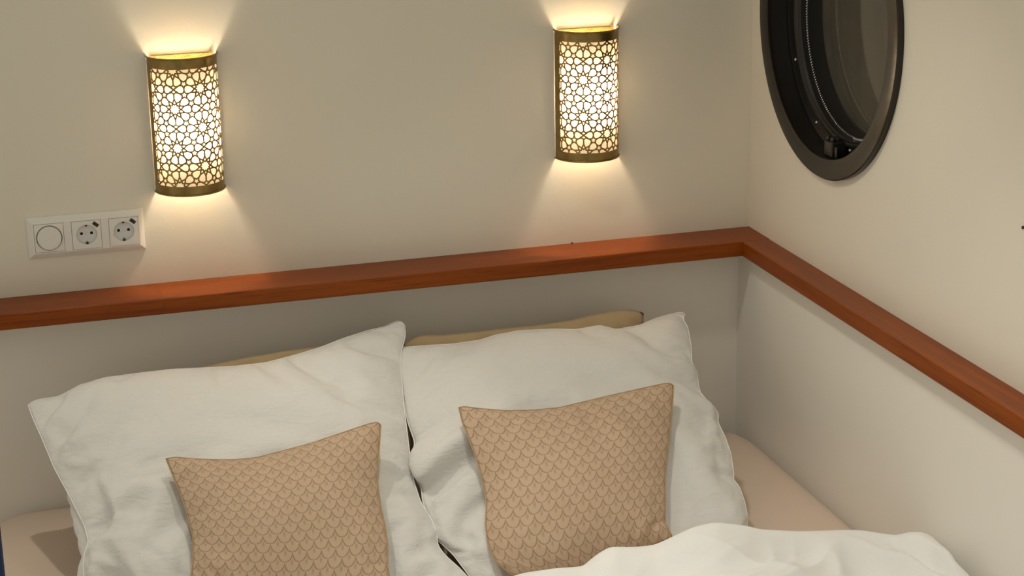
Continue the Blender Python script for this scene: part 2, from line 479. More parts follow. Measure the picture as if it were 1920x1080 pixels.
# ------------------------------------------------------------------ room shell
wb = bm_obj('wall_back', box_bm((-2.4, 0, -0.06), (0.15, 0.06, 1.42)), M['wall'])
tag(wb, 'warm white plastered wall above the long wooden rail', kind='structure')
bm_obj('lower_panel', box_bm((-2.4, PY, -1.0), (0.0, 0.03, -0.002)), M['panel'], wb)


def wall_with_hole():
    n = 128
    y0, y1, z0, z1 = -3.2, 0.0, -0.06, 1.42
    hr = PHR - 0.012
    vs, fs = [], []
    inner, outer = [], []
    # angles, with the corner angles included exactly
    angs = [2 * PI * k / n for k in range(n)] + [math.atan2(zc - PHZ, yc - PHY) % (2 * PI) for yc in (y0, y1) for zc in (z0, z1)]
    angs = sorted(set(angs))
    for a in angs:
        c, s = math.cos(a), math.sin(a)
        t = min([(q - PHY) / c for q in (y0, y1) if abs(c) > 1e-9 and (q - PHY) / c > 0] +
                [(q - PHZ) / s for q in (z0, z1) if abs(s) > 1e-9 and (q - PHZ) / s > 0])
        for (x, r) in ((0.0, hr), (0.0, hr + (min(t, 0.45) - hr) * 0.5 if t > hr else hr), (0.0, t), (0.10, hr), (0.10, t)):
            vs.append((x, PHY + c * r, PHZ + s * r))
    m = len(angs)
    for k in range(m):
        a, b = k * 5, ((k + 1) % m) * 5
        fs += [(a, a + 1, b + 1, b), (a + 1, a + 2, b + 2, b + 1), (a + 3, b + 3, b + 4, a + 4), (a, b, b + 3, a + 3), (a + 2, a + 4, b + 4, b + 2)]
    return vs, fs


wr = mesh_obj('wall_right', *wall_with_hole(), M['wall'])
tag(wr, 'warm white wall with the round porthole', kind='structure')
bm_obj('lower_panel', box_bm((PX, -3.2, -1.0), (0.05, PY, -0.002)), M['panel'], wr)
tag(bm_obj('floor', box_bm((-2.6, -4.4, -1.05), (0.15, 0.06, -1.0)), M['floor']), kind='structure')


def rail(name, lo, hi, mat, label):
    b = box_bm(lo, hi)
    ax = 0 if hi[0] - lo[0] > hi[1] - lo[1] else 1
    long_edges = [e for e in b.edges if abs(e.verts[0].co[ax] - e.verts[1].co[ax]) > 0.1]
    bmesh.ops.bevel(b, geom=long_edges, offset=0.0028, segments=3, affect='EDGES', profile=0.6)
    o = bm_obj(name, b, mat)
    return tag(o, label, kind='structure')


rail('trim_1', (-2.4, -W1, -RT), (-1.2655, 0.0, 0.0), M['wood_x'], 'left length of mahogany rail along the back wall')
rail('trim_2', (-1.2652, -W1, -RT), (0.0, 0.0, 0.0), M['wood_x'], 'long mahogany rail length under the two lamps')
rail('trim_3', (-W2, -3.2, -RT), (0.0, -W1 - 0.0004, 0.0), M['wood_y'], 'mahogany rail running forward along the porthole wall')

# ------------------------------------------------------------------ porthole (oval only by perspective: a true circle)
def lathe(name, prof, mat, parent, n=144, closed_end=False):
    """profile of (depth into the wall, radius); the porthole's own frame has its origin at the centre of the hole"""
    vs, fs = [], []
    for k in range(n):
        a = 2 * PI * k / n
        for (d, r) in prof:
            vs.append((d, r * math.cos(a), r * math.sin(a)))
    m = len(prof)
    for k in range(n):
        for j in range(m - 1):
            a, b = k * m + j, ((k + 1) % n) * m + j
            fs.append((a, b, b + 1, a + 1))
    if closed_end:
        fs.append([k * m + m - 1 for k in range(n)])
    o = mesh_obj(name, vs, fs, mat, parent, True)
    try:
        o.data.set_sharp_from_angle(angle=math.radians(35))
    except Exception:
        pass
    return o


ph = empty('porthole', (0, PHY, PHZ), 'round black porthole with bronze flange in the right wall', 'window')
lathe('flange', [(0.0, PHR), (-0.0105, PHR), (-0.0125, PHR - 0.0025), (-0.0125, 0.2640), (-0.0115, 0.2615), (-0.004, 0.2605)], M['porthole_flange'], ph)
lathe('tube', [(-0.004, 0.2605), (0.0330, 0.2595)], M['porthole'], ph)
lathe('inner_ring', [(0.0330, 0.2595), (0.0345, 0.2570), (0.0365, 0.2400), (0.0400, 0.2385), (0.0420, 0.2350), (0.0460, 0.2335), (0.0480, 0.2310), (0.0900, 0.2270), (0.0915, 0.2240), (0.0970, 0.2235), (0.098, 0.30), (0.0, 0.29)], M['porthole'], ph)
# chrome bead (a fine coil spring laid round the ring)
bead = []
for k in range(2600):
    a = 2 * PI * k / 2600
    w = 260 * a
    bead.append((0.0600 + 0.0019 * math.cos(w), (0.2290 + 0.0019 * math.sin(w)) * math.cos(a), (0.2290 + 0.0019 * math.sin(w)) * math.sin(a)))
bm_obj('chrome_bead', tube_bm(bead, 0.0012, 4, True), M['chrome'], ph, True)
for k in range(10):
    a = math.radians(-26.2 - 36 * k)
    b = disc_bm((0.0355, 0.2475 * math.cos(a), 0.2475 * math.sin(a)), 0.0044, (-1, 0, 0), 0.0020, 12, None, 0.0036)
    disc_bm((0.0335, 0.2475 * math.cos(a), 0.2475 * math.sin(a)), 0.0036, (-1, 0, 0), 0.0014, 12, b, 0.0014)
    bm_obj('screw', b, M['chrome'], ph, True)
lathe('pane', [(0.0925, 0.2250), (0.0925, 0.12), (0.0925, 0.0001)], M['glass'], ph, 96)
lathe('outer_cover', [(0.098, 0.235), (0.150, 0.235), (0.150, 0.10), (0.150, 0.0001)], M['outer_cover'], ph, 96)
# latch: block on the tube floor with a two-lobed knob
la = math.radians(-90.0 - 2.5)
lm = Matrix.Rotation(la + PI / 2, 4, 'X')


def at_ring(b, ang, r):
    """b is modelled with +z pointing to the porthole centre, z=0 on the tube wall"""
    for v in b.verts:
        v.co = Matrix.Rotation(ang + PI / 2, 4, 'X') @ Vector((v.co.x, v.co.y, v.co.z - r))
    return b


latch_b = box_bm((0.000, -0.017, 0.0), (0.030, 0.017, 0.030), 0.003)
latch = bm_obj('latch', at_ring(latch_b, la, 0.2590), M['black'], ph, True)
kb = disc_bm((0.006, -0.010, 0.030), 0.0062, (0, 0, 1), 0.0085, 20, None, 0.0045)
disc_bm((0.006, 0.010, 0.030), 0.0062, (0, 0, 1), 0.0085, 20, kb, 0.0045)
box_bm((0.012, -0.014, 0.028), (0.026, 0.014, 0.036), 0.002, 2, kb)
bm_obj('latch_knob', at_ring(kb, la, 0.2590), M['black'], latch, True)
hb = box_bm((0.004, -0.030, 0.0), (0.010, -0.018, 0.022), 0.002)
bm_obj('latch_hinge', at_ring(hb, la, 0.2592), M['porthole_flange'], latch, True)

# ------------------------------------------------------------------ wall lamps
SW, SZT, SZB = 0.1343, 0.4527, 0.1863
SR = SW / 2
SH = SZT - SZB
DST = 0.0646                                  # spacing of the ten-pointed stars
SA, SBv = 0.809 * DST, 1.1756 * DST           # columns, rows


def star_segments():
    d = DST
    P = lambda r, a: (r * d * math.cos(math.radians(a)), r * d * math.sin(math.radians(a)))
    S = []
    rc = 0.5257
    for k in range(10):
        a = 36 * k
        S += [(P(0.190, a), P(0.130, a + 18)), (P(0.130, a + 18), P(0.190, a + 36))]      # ten-pointed star
        S += [(P(0.190, a), P(0.305, a + 18)), (P(0.190, a), P(0.305, a - 18))]            # petal sides
        S += [(P(0.305, a + 18), P(0.395 if (a + 18) % 180 != 90 else 0.43, a + 18))]       # rib between petals
        p, q = P(rc, a - 18), P(rc, a + 18)                                                  # outer ten-sided frame
        t0 = 0.13 / 0.325 if (a - 18) % 180 != 90 else 0.30
        t1 = 1 - (0.13 / 0.325 if (a + 18) % 180 != 90 else 0.30)
        S += [((p[0] + (q[0] - p[0]) * t0, p[1] + (q[1] - p[1]) * t0), (p[0] + (q[0] - p[0]) * t1, p[1] + (q[1] - p[1]) * t1))]
    # small stars where frames meet
    for k in range(10):
        av = 18 + 36 * k
        cx, cy = P(rc, av)
        if av in (90, 270):                   # waist between two frames: four-pointed star
            pts = []
            sgn = 1 if av == 90 else -1
            cy2 = cy - sgn * 0.005 * d
            for j in range(8):
                rr = (0.096 if j % 2 == 0 else 0.052) * d
                pts.append((cx + rr * math.cos(PI / 4 * j), cy2 + rr * math.sin(PI / 4 * j) * (0.7 if j % 2 == 0 else 1.0)))
            S += [(pts[j], pts[(j + 1) % 8]) for j in range(8)]
        else:
            pts = []
            for j in range(10):
                rr = (0.134 if j % 2 == 0 else 0.062) * d
                aa = math.radians(av + 180 + 36 * j)
                pts.append((cx + rr * math.cos(aa), cy + rr * math.sin(aa)))
            S += [(pts[j], pts[(j + 1) % 10]) for j in range(10)]
    # crossing in the waist
    xc = (0.0, 0.5878 * d)
    for sgn in (1, -1):
        for sx in (1, -1):
            v = P(rc, 54 if sx > 0 else 126)
            w = P(rc, 90)
            m = (w[0] + (v[0] - w[0]) * 0.52, w[1] + (v[1] - w[1]) * 0.52)
            m = (m[0], sgn * m[1])
            S.append(((0.0, sgn * xc[1]), m))
    return np.array(S)


def perforated_shade():
    step = 0.00072
    u0, u1 = -SR * math.radians(89.6), SR * math.radians(89.6)
    nu, nz = int((u1 - u0) / step), int(SH / step)
    U = np.linspace(u0, u1, nu)
    Z = np.linspace(0, SH, nz)
    D = np.full((nz, nu), 1.0)
    segs = star_segments()
    zlo, zhi = 0.0185, 0.0185 + 3 * SBv
    uL, uR = -SR * math.radians(71), SR * math.radians(84)
    cA, cB = -SR * math.radians(23.0), -SR * math.radians(23.0) + SA
    stars = []
    for i in range(-3, 4):
        x = cA + i * SA
        for j in range(-1, 5):
            z = zlo + j * SBv + (0.5 * SBv if i % 2 else 0.0)
            stars.append((x, z))
    R = 0.67 * DST
    for (x, z) in stars:
        iu = np.where((U > x - R) & (U < x + R))[0]
        iz = np.where((Z > z - R) & (Z < z + R))[0]
        if len(iu) == 0 or len(iz) == 0:
            continue
        gx, gz = np.meshgrid(U[iu] - x, Z[iz] - z)
        best = np.full(gx.shape, 1.0)
        for (a, b) in segs:
            dx, dz = b - a
            t = np.clip(((gx - a[0]) * dx + (gz - a[1]) * dz) / (dx * dx + dz * dz), 0, 1)
            best = np.minimum(best, np.hypot(gx - a[0] - t * dx, gz - a[1] - t * dz))
        sub = D[np.ix_(iz, iu)]
        D[np.ix_(iz, iu)] = np.minimum(sub, best)
    strap = D - 0.00142
    inside = np.minimum(np.minimum(U[None, :] - uL, uR - U[None, :]), np.minimum(Z[:, None] - zlo, zhi - Z[:, None]))
    F = np.minimum(strap, inside)
    F[np.abs(F) < 1e-7] = 1e-7
    # marching squares, solid where F < 0
    idx = {}
    V = []

    def vert(key, u, z):
        i = idx.get(key)
        if i is None:
            i = len(V)
            idx[key] = i
            V.append((u, z))
        return i
    faces, rim = [], []
    neg = F < 0
    for j in range(nz - 1):
        row0, row1 = neg[j], neg[j + 1]
        for i in range(nu - 1):
            c = (row0[i], row0[i + 1], row1[i + 1], row1[i])
            if not (c[0] or c[1] or c[2] or c[3]):
                continue
            cs = ((j, i), (j, i + 1), (j + 1, i + 1), (j + 1, i))
            poly, cuts = [], []
            for k in range(4):
                a, b = cs[k], cs[(k + 1) % 4]
                if c[k]:
                    poly.append(vert(a, U[a[1]], Z[a[0]]))
                if c[k] != c[(k + 1) % 4]:
                    fa, fb = F[a], F[b]
                    t = fa / (fa - fb)
                    key = (a, b) if a < b else (b, a)
                    q = vert(key, U[a[1]] + t * (U[b[1]] - U[a[1]]), Z[a[0]] + t * (Z[b[0]] - Z[a[0]]))
                    poly.append(q)
                    cuts.append((q, c[k]))
            if len(poly) >= 3:
                faces.append(poly)
            if len(cuts) == 2:
                rim.append((cuts[0][0], cuts[1][0]) if cuts[0][1] else (cuts[1][0], cuts[0][0]))
    V = np.array(V)
    th = V[:, 0] / SR
    n = len(V)
    out = np.stack([SR * np.sin(th), -SR * np.cos(th), V[:, 1]], 1)
    ri = SR - 0.0009
    inn = np.stack([ri * np.sin(th), -ri * np.cos(th), V[:, 1]], 1)
    fs = [tuple(f) for f in faces] + [tuple(q + n for q in f[::-1]) for f in faces]
    fs += [(a, b, b + n, a + n) for a, b in rim]
    return np.concatenate([out, inn]), fs


def half_ring(r, z, n=48, a0=-90, a1=90):
    return [(r * math.sin(math.radians(a0 + (a1 - a0) * k / n)), -r * math.cos(math.radians(a0 + (a1 - a0) * k / n)), z) for k in range(n + 1)]


def make_lamp():
    root = empty('wall_lamp', (0, 0, 0), 'x', 'lamp', 'pierced brass lamps on the back wall')
    plate = box_bm((-SR + 0.009, -0.0022, 0.001), (SR - 0.009, 0.0, SH - 0.001))
    bm_obj('back_plate', plate, M['brass_plate'], root)
    vs, fs = perforated_shade()
    mesh_obj('pierced_shade', vs, fs, M['brass'], root)
    for z in (0.0008, SH - 0.0008):
        b = tube_bm(half_ring(SR + 0.0006, z), 0.0019, 8)
        bm_obj('rim', b, M['brass'], root, True)
    # frosted liner just inside the metal
    rl = SR - 0.0028
    vs, fs = [], []
    A, B = half_ring(rl, 0.006, 48, -89.3, 89.3), half_ring(rl, SH - 0.012, 48, -89.3, 89.3)
    vs = A + B
    fs = [(k, k + 1, k + 50, k + 49) for k in range(48)]
    mesh_obj('frosted_liner', vs, fs, M['liner'], root, True)
    # bulb on a holder fixed to the plate
    b = bmesh.new()
    bmesh.ops.create_uvsphere(b, u_segments=20, v_segments=12, radius=0.0125)
    for v in b.verts:
        v.co = Vector((v.co.x, v.co.y - 0.035, v.co.z * 3.5 + SH * 0.51))
    bm_obj('bulb', b, M['bulb'], root, True)
    h = disc_bm((0, -0.0022, SH * 0.53), 0.012, (0, -1, 0), 0.018, 20, None, 0.010)
    bm_obj('bulb_holder', h, M['plastic'], root)
    s = disc_bm((SR - 0.012, -0.0022, SH - 0.001), 0.0018, (0, 0, 1), 0.0042, 10)
    bm_obj('screw', s, M['steel'], root)
    return root


def dup(root, loc):
    r = root.copy()
    COL.objects.link(r)
    r.location = loc
    for ch in list(root.children):
        c = ch.copy()
        COL.objects.link(c)
        c.parent = r
    return r


lampA = make_lamp()
lampA.location = (-1.2546 + SR, -0.0005, SZB)
lampA['label'] = 'lit pierced brass wall lamp above the white socket panel'
lampB = dup(lampA, (-0.4352 + SR, -0.0005, SZB))
lampB['label'] = 'lit pierced brass wall lamp nearer the corner and the porthole'

# ------------------------------------------------------------------ socket panel
def plate_hole(hx, hz, r, y, depth, n=48):
    """square plate in the xz plane facing -y with a round well; origin at its centre"""
    vs, fs = [], []
    for k in range(n):
        a = 2 * PI * k / n
        c, s = math.cos(a), math.sin(a)
        t = min(hx / abs(c) if abs(c) > 1e-9 else 9, hz / abs(s) if abs(s) > 1e-9 else 9)
        if k % (n // 4) == n // 8:
            t = math.hypot(hx, hz)
            vs0 = (math.copysign(hx, c), math.copysign(hz, s))
        else:
            vs0 = (c * t, s * t)
        for (px, pz, yy) in ((vs0[0], vs0[1], y + 0.006), (vs0[0], vs0[1], y + 0.0006), (vs0[0] * 0.985, vs0[1] * 0.985, y),
                             (c * (r + 0.0008), s * (r + 0.0008), y), (c * r, s * r, y + 0.0008), (c * r * 0.97, s * r * 0.97, y + depth)):
            vs.append((px, yy, pz))
    for k in range(n):
        a, b = k * 6, ((k + 1) % n) * 6
        for j in range(5):
            fs.append((a + j, a + j + 1, b + j + 1, b + j))
    fs.append([k * 6 + 5 for k in range(n)])
    return vs, fs


FX, FZ, FW, FH = -1.5053, 0.1136, 0.2235, 0.0815
FC = [FX + 0.04075 + 0.071 * k for k in range(3)]
panel = empty('socket_panel', (FX + FW / 2, 0, FZ - FH / 2), 'white triple panel with dimmer and two sockets left of the lamp', 'socket')
px0, pz0 = FX + FW / 2, FZ - FH / 2


def frame_bm():
    bm = bmesh.new()
    hx, hz = FW / 2, FH / 2
    q = 0.0282
    prof = [(0.0, 0.0), (0.0, -0.003), (0.0095, -0.0095), (0.0110, -0.0100)]
    rings = []
    for ins, y in prof:
        rings.append([bm.verts.new((sx * (hx - ins), y, hz + sz * (hz - ins))) for sx, sz in ((-1, -1), (1, -1), (1, 1), (-1, 1))])
    for a, b in zip(rings, rings[1:]):
        for k in range(4):
            bm.faces.new((a[k], a[(k + 1) % 4], b[(k + 1) % 4], b[k]))
    # face with three square openings: built from strips
    xs = [-(hx - 0.011)]
    for c in FC:
        xs += [c - px0 - q, c - px0 + q]
    xs.append(hx - 0.011)
    z0, z1 = hz - q, hz + q
    zb, zt = 0.011, FH - 0.011
    y = -0.0100

    def quad(x0, x1, za, zb_):
        bm.faces.new([bm.verts.new(p) for p in ((x0, y, za), (x1, y, za), (x1, y, zb_), (x0, y, zb_))])
    for k in range(len(xs) - 1):
        if k % 2 == 0:
            quad(xs[k], xs[k + 1], zb, zt)
        else:
            quad(xs[k], xs[k + 1], zb, z0)
            quad(xs[k], xs[k + 1], z1, zt)
            for (xa, za, xb, zb2) in ((xs[k], z0, xs[k + 1], z0), (xs[k + 1], z0, xs[k + 1], z1), (xs[k + 1], z1, xs[k], z1), (xs[k], z1, xs[k], z0)):
                bm.faces.new([bm.verts.new(p) for p in ((xa, y, za), (xb, y, zb2), (xb, y + 0.006, zb2), (xa, y + 0.006, za))])
    bm.faces.new([bm.verts.new(p) for p in ((-hx, -0.0035, 0.002), (hx, -0.0035, 0.002), (hx, -0.0035, FH - 0.002), (-hx, -0.0035, FH - 0.002))])
    bmesh.ops.remove_doubles(bm, verts=bm.verts, dist=0.00005)
    return bm


bm_obj('frame', frame_bm(), M['plastic'], panel)
for k, cx in enumerate(FC):
    lx = cx - px0
    if k == 0:
        vs, fs = plate_hole(0.0276, 0.0276, 0.0246, -0.0112, 0.0075)
        pl = mesh_obj('dimmer_plate', [(x + lx, y, z + FH / 2) for x, y, z in vs], fs, M['plastic'], panel)
        kbm = disc_bm((lx, -0.0075, FH / 2), 0.0232, (0, -1, 0), 0.0085, 56, None, 0.0226)
        disc_bm((lx, -0.0160, FH / 2), 0.0226, (0, -1, 0), 0.0009, 56, kbm, 0.0214)
        bm_obj('dimmer_knob', kbm, M['plastic'], pl)
        continue
    vs, fs = plate_hole(0.0276, 0.0276, 0.0196, -0.0118, 0.0078)
    pl = mesh_obj('socket_insert', [(x + lx, y, z + FH / 2) for x, y, z in vs], fs, M['plastic'], panel)
    zc = FH / 2
    fl = disc_bm((lx, -0.00415, zc), 0.0189, (0, -1, 0), 0.0004, 40)
    bm_obj('well_floor', fl, M['plastic_well'], pl)
    for sx in (-1, 1):
        bm_obj('pin_hole', disc_bm((lx + sx * 0.0096, -0.0045, zc + 0.0015), 0.0029, (0, -1, 0), 0.0004, 20), M['dark_hole'], pl)
    bm_obj('well_screw', disc_bm((lx, -0.0045, zc + 0.0015), 0.0026, (0, -1, 0), 0.0005, 16), M['steel'], pl)
    for sz in (-1, 1):
        hgt = 0.0052 if sz < 0 else 0.0028
        zz = zc + sz * 0.0176
        bm_obj('earth_clip', box_bm((lx - 0.0020, -0.0100, zz - hgt / 2), (lx + 0.0020, -0.0046, zz + hgt / 2), 0.0005, 1), M['black'], pl)
    lb = box_bm((-0.0060, -0.0007, -0.0034), (0.0060, 0.0, 0.0034), 0.0002, 1)
    rot = Matrix.Rotation(math.radians(40), 4, 'Y')
    for v in lb.verts:
        v.co = rot @ v.co + Vector((lx + 0.0182, -0.0118, zc + 0.0196))
    bm_obj('black_label', lb, M['black'], pl)

# ------------------------------------------------------------------ bed
bed = empty('bed', (-0.83, -1.1, -1.0), 'built-in bed with pinkish beige fitted sheet against both walls', 'bed')


def bed_local(v):
    return (v[0] + 0.83, v[1] + 1.1, v[2] + 1.0)


def mattress():
    x0, x1, y0, y1 = -1.66, PX - 0.001, -2.15, PY - 0.002
    rad = 0.13
    prof = [(0.0, -0.66), (0.0, ZM - 0.055), (0.003, ZM - 0.034), (0.011, ZM - 0.018), (0.028, ZM - 0.007), (0.06, ZM - 0.001), (0.12, ZM)]
    n = 14
    vs, fs = [], []

    def outline(ins):
        pts = []
        for (cx, cy, a0) in ((x1 - rad, y1 - rad, 0), (x0 + rad, y1 - rad, 90), (x0 + rad, y0 + rad, 180), (x1 - rad, y0 + rad, 270)):
            for k in range(n + 1):
                a = math.radians(a0 + 90 * k / n)
                pts.append((cx + (rad - ins) * math.cos(a), cy + (rad - ins) * math.sin(a)))
        return pts
    for ins, z in prof:
        vs += [(x, y, z) for x, y in outline(ins)]
    m = 4 * (n + 1)
    for j in range(len(prof) - 1):
        for k in range(m):
            a, b = j * m + k, j * m + (k + 1) % m
            fs.append((a, b, b + m, a + m))
    fs.append([(len(prof) - 1) * m + k for k in range(m)])
    fs.append([k for k in range(m)][::-1])
    return [bed_local(v) for v in vs], fs


mesh_obj('mattress', *mattress(), M['sheet'], bed, True)
bm_obj('bed_base', box_bm(bed_local((-1.66, -2.16, -1.0)), bed_local((PX - 0.001, PY - 0.001, -0.662)), 0.004), M['panel'], bed)

# ------------------------------------------------------------------ cloth: two sheets sewn along an outline, blown up and crumpled
def resample(pts, n, smooth=2):
    p = np.array(pts, float)
    d = np.r_[0, np.cumsum(np.linalg.norm(np.diff(p, axis=0), axis=1))]
    # Catmull-like smoothing by dense linear + box filter
    t = np.linspace(0, d[-1], n)
    q = np.stack([np.interp(t, d, p[:, k]) for k in range(3)], 1)
    for _ in range(smooth):
        q[1:-1] = 0.25 * q[:-2] + 0.5 * q[1:-1] + 0.25 * q[2:]
    return q


def coons(E, nu, nv, smooth=2):
    T, B = resample(E['top'], nu, smooth), resample(E['bottom'], nu, smooth)
    L, R = resample(E['left'], nv, smooth), resample(E['right'], nv, smooth)
    u = np.linspace(0, 1, nu)[None, :, None]
    v = np.linspace(0, 1, nv)[:, None, None]
    P = (1 - v) * T[None] + v * B[None] + (1 - u) * L[:, None] + u * R[:, None]
    P -= (1 - u) * (1 - v) * T[0] + u * (1 - v) * T[-1] + (1 - u) * v * B[0] + u * v * B[-1]
    return P


def value_noise(nv, nu, fv, fu, rng):
    g = rng.standard_normal((fv + 3, fu + 3))
    y = np.linspace(0, fv, nv)
    x = np.linspace(0, fu, nu)
    yi, xi = y.astype(int), x.astype(int)
    fy, fx = (y - yi)[:, None], (x - xi)[None, :]
    fy, fx = fy * fy * (3 - 2 * fy), fx * fx * (3 - 2 * fx)
    a, b = g[np.ix_(yi, xi)], g[np.ix_(yi, xi + 1)]
    c, d = g[np.ix_(yi + 1, xi)], g[np.ix_(yi + 1, xi + 1)]
    return (a * (1 - fx) + b * fx) * (1 - fy) + (c * (1 - fx) + d * fx) * fy


def normals(P):
    du = np.zeros_like(P)
    dv = np.zeros_like(P)
    du[:, 1:-1] = P[:, 2:] - P[:, :-2]
    du[:, 0], du[:, -1] = P[:, 1] - P[:, 0], P[:, -1] - P[:, -2]
    dv[1:-1] = P[2:] - P[:-2]
    dv[0], dv[-1] = P[1] - P[0], P[-1] - P[-2]
    n = np.cross(dv, du)
    n /= np.linalg.norm(n, axis=2, keepdims=True) + 1e-12
    return n


def relax(P, P0, side, slack, steps, press, collide, sweeps, bend, damp=0.86):
    nv, nu = P0.shape[:2]
    n0 = normals(P0)
    flip = -1.0 if n0[nv // 2, nu // 2].dot((0, -0.5, 0.8)) < 0 else 1.0
    w = np.zeros((nv, nu, 1))
    w[1:-1, 1:-1] = 1.0
    fam = []
    cnt = np.full((nv, nu, 1), 1e-6)
    for (dj, di, k) in ((0, 1, 1.0), (1, 0, 1.0), (1, 1, 0.3), (1, -1, 0.3), (0, 2, bend), (2, 0, bend)):
        j0, j1 = slice(0, nv - dj), slice(dj, nv)
        if di >= 0:
            i0, i1 = slice(0, nu - di), slice(di, nu)
        else:
            i0, i1 = slice(-di, nu), slice(0, nu + di)
        a, b = (j0, i0), (j1, i1)
        rest = np.linalg.norm(P0[b] - P0[a], axis=2) * 0.5 * (slack[a] + slack[b])
        fam.append((a, b, rest[..., None], k, abs(di) == 2 or dj == 2))
        if not (abs(di) == 2 or dj == 2):
            cnt[a] += k
            cnt[b] += k
    prev = P.copy()
    for s in range(steps):
        n = normals(P) * flip
        vel = (P - prev) * damp
        prev = P.copy()
        P = P + w * (vel + side * n * press)
        for _ in range(sweeps):
            acc = np.zeros_like(P)
            for (a, b, rest, k, isbend) in fam:
                dlt = P[b] - P[a]
                ln = np.linalg.norm(dlt, axis=2, keepdims=True) + 1e-12
                c = np.minimum(ln - rest * 0.95, 0.0) * k if isbend else (ln - rest) * k
                cor = dlt * (0.5 * c / ln)
                acc[a] += cor
                acc[b] -= cor
            P = P + w * acc * 2.6 / cnt
        if collide is not None:
            P = collide(P, w)
    return P


def upsample(A, nv, nu):
    h, wd = A.shape[:2]
    y, x = np.linspace(0, h - 1, nv), np.linspace(0, wd - 1, nu)
    yi, xi = np.minimum(y.astype(int), h - 2), np.minimum(x.astype(int), wd - 2)
    fy, fx = (y - yi)[:, None, None], (x - xi)[None, :, None]
    a, b = A[np.ix_(yi, xi)], A[np.ix_(yi, xi + 1)]
    c, d = A[np.ix_(yi + 1, xi)], A[np.ix_(yi + 1, xi + 1)]
    return (a * (1 - fx) + b * fx) * (1 - fy) + (c * (1 - fx) + d * fx) * fy


def inflate(P0, side, slack, press, rng, collide=None, jitter=0.002, bend=0.35, fine_steps=45):
    nv, nu = P0.shape[:2]
    n0 = normals(P0)
    if n0[nv // 2, nu // 2].dot((0, -0.5, 0.8)) < 0:
        n0 = -n0
    P, last = None, None
    for div, steps, sweeps in ((4, 200, 16), (2, 60, 14), (1, fine_steps, 12)):
        mv, mu = max(6, nv // div), max(6, nu // div)
        Q0 = upsample(P0, mv, mu)
        sl = upsample(slack[..., None], mv, mu)[..., 0]
        m = np.minimum(np.minimum(np.arange(mu), np.arange(mu)[::-1])[None, :] / (mu * 0.12), np.minimum(np.arange(mv), np.arange(mv)[::-1])[:, None] / (mv * 0.12))
        m = np.minimum(m, 1.0)
        nz = jitter * value_noise(mv, mu, max(3, nv // (3 * div) if div > 1 else nv // 4), max(3, nu // (3 * div) if div > 1 else nu // 4), rng)
        off = side * upsample(n0, mv, mu) * (m * nz / (1 if div > 1 else 2))[..., None]
        if P is None:
            P = Q0 + off + side * upsample(n0, mv, mu) * (0.02 * m)[..., None]
        else:
            P = Q0 + upsample(P - last, mv, mu) + off
        P = relax(P, Q0, side, sl, steps, press, collide, sweeps, bend)
        last = Q0
    return P


def room_clamp(P, inner, zmin=ZM + 0.002, ymax=PY - 0.004, xmax=PX - 0.004):
    P[..., 2] = np.maximum(P[..., 2], zmin)
    P[..., 1] = np.minimum(P[..., 1], ymax)
    P[..., 0] = np.minimum(P[..., 0], xmax)
    return P


def cushion_plane(P):
    """signed distance above the plane of the two cushions"""
    return (P[..., 2] + 0.345 - 0.8 * (P[..., 1] + 0.70)) / 1.2806


CUSH_N = np.array([0.0, -0.8, 1.0]) / 1.2806


def pillow_clamp(key):
    E = np.concatenate([np.array(DATA[key][e]) for e in ('top', 'bottom', 'left', 'right')])
    x0, x1, z1 = E[:, 0].min(), E[:, 0].max(), E[:, 2].max()

    def f(P, inner):
        P = room_clamp(P, inner)
        outside = np.maximum(np.maximum(x0 + 0.03 - P[..., 0], P[..., 0] - x1 + 0.03), np.maximum(P[..., 2] - z1 + 0.02, 0.0))
        lim = -0.022 + 1.2 * np.maximum(outside, 0.0)
        over = np.maximum(cushion_plane(P) - (lim - 0.006), 0.0)
        return P - over[..., None] * CUSH_N
    return f


def beige_plane(P):
    """signed distance (towards the wall) from the seam plane of the two beige pillows"""
    return (P[..., 1] + 0.12 - 0.3 * (P[..., 2] + 0.14)) / 1.044


BEIGE_N = np.array([0.0, 1.0, -0.3]) / 1.044


def white_back_clamp(P, inner):
    P = room_clamp(P, inner)
    over = np.maximum(beige_plane(P) + 0.034, 0.0) * inner[..., 0]
    return room_clamp(P - over[..., None] * BEIGE_N, inner)


def beige_clamp(P, inner):
    P = room_clamp(P, inner)
    under = np.maximum(-0.030 - beige_plane(P), 0.0)
    return P + under[..., None] * BEIGE_N


def cushion_clamp(P, inner):
    P = room_clamp(P, inner)
    under = np.maximum(-0.018 - cushion_plane(P), 0.0)
    return P + under[..., None] * CUSH_N


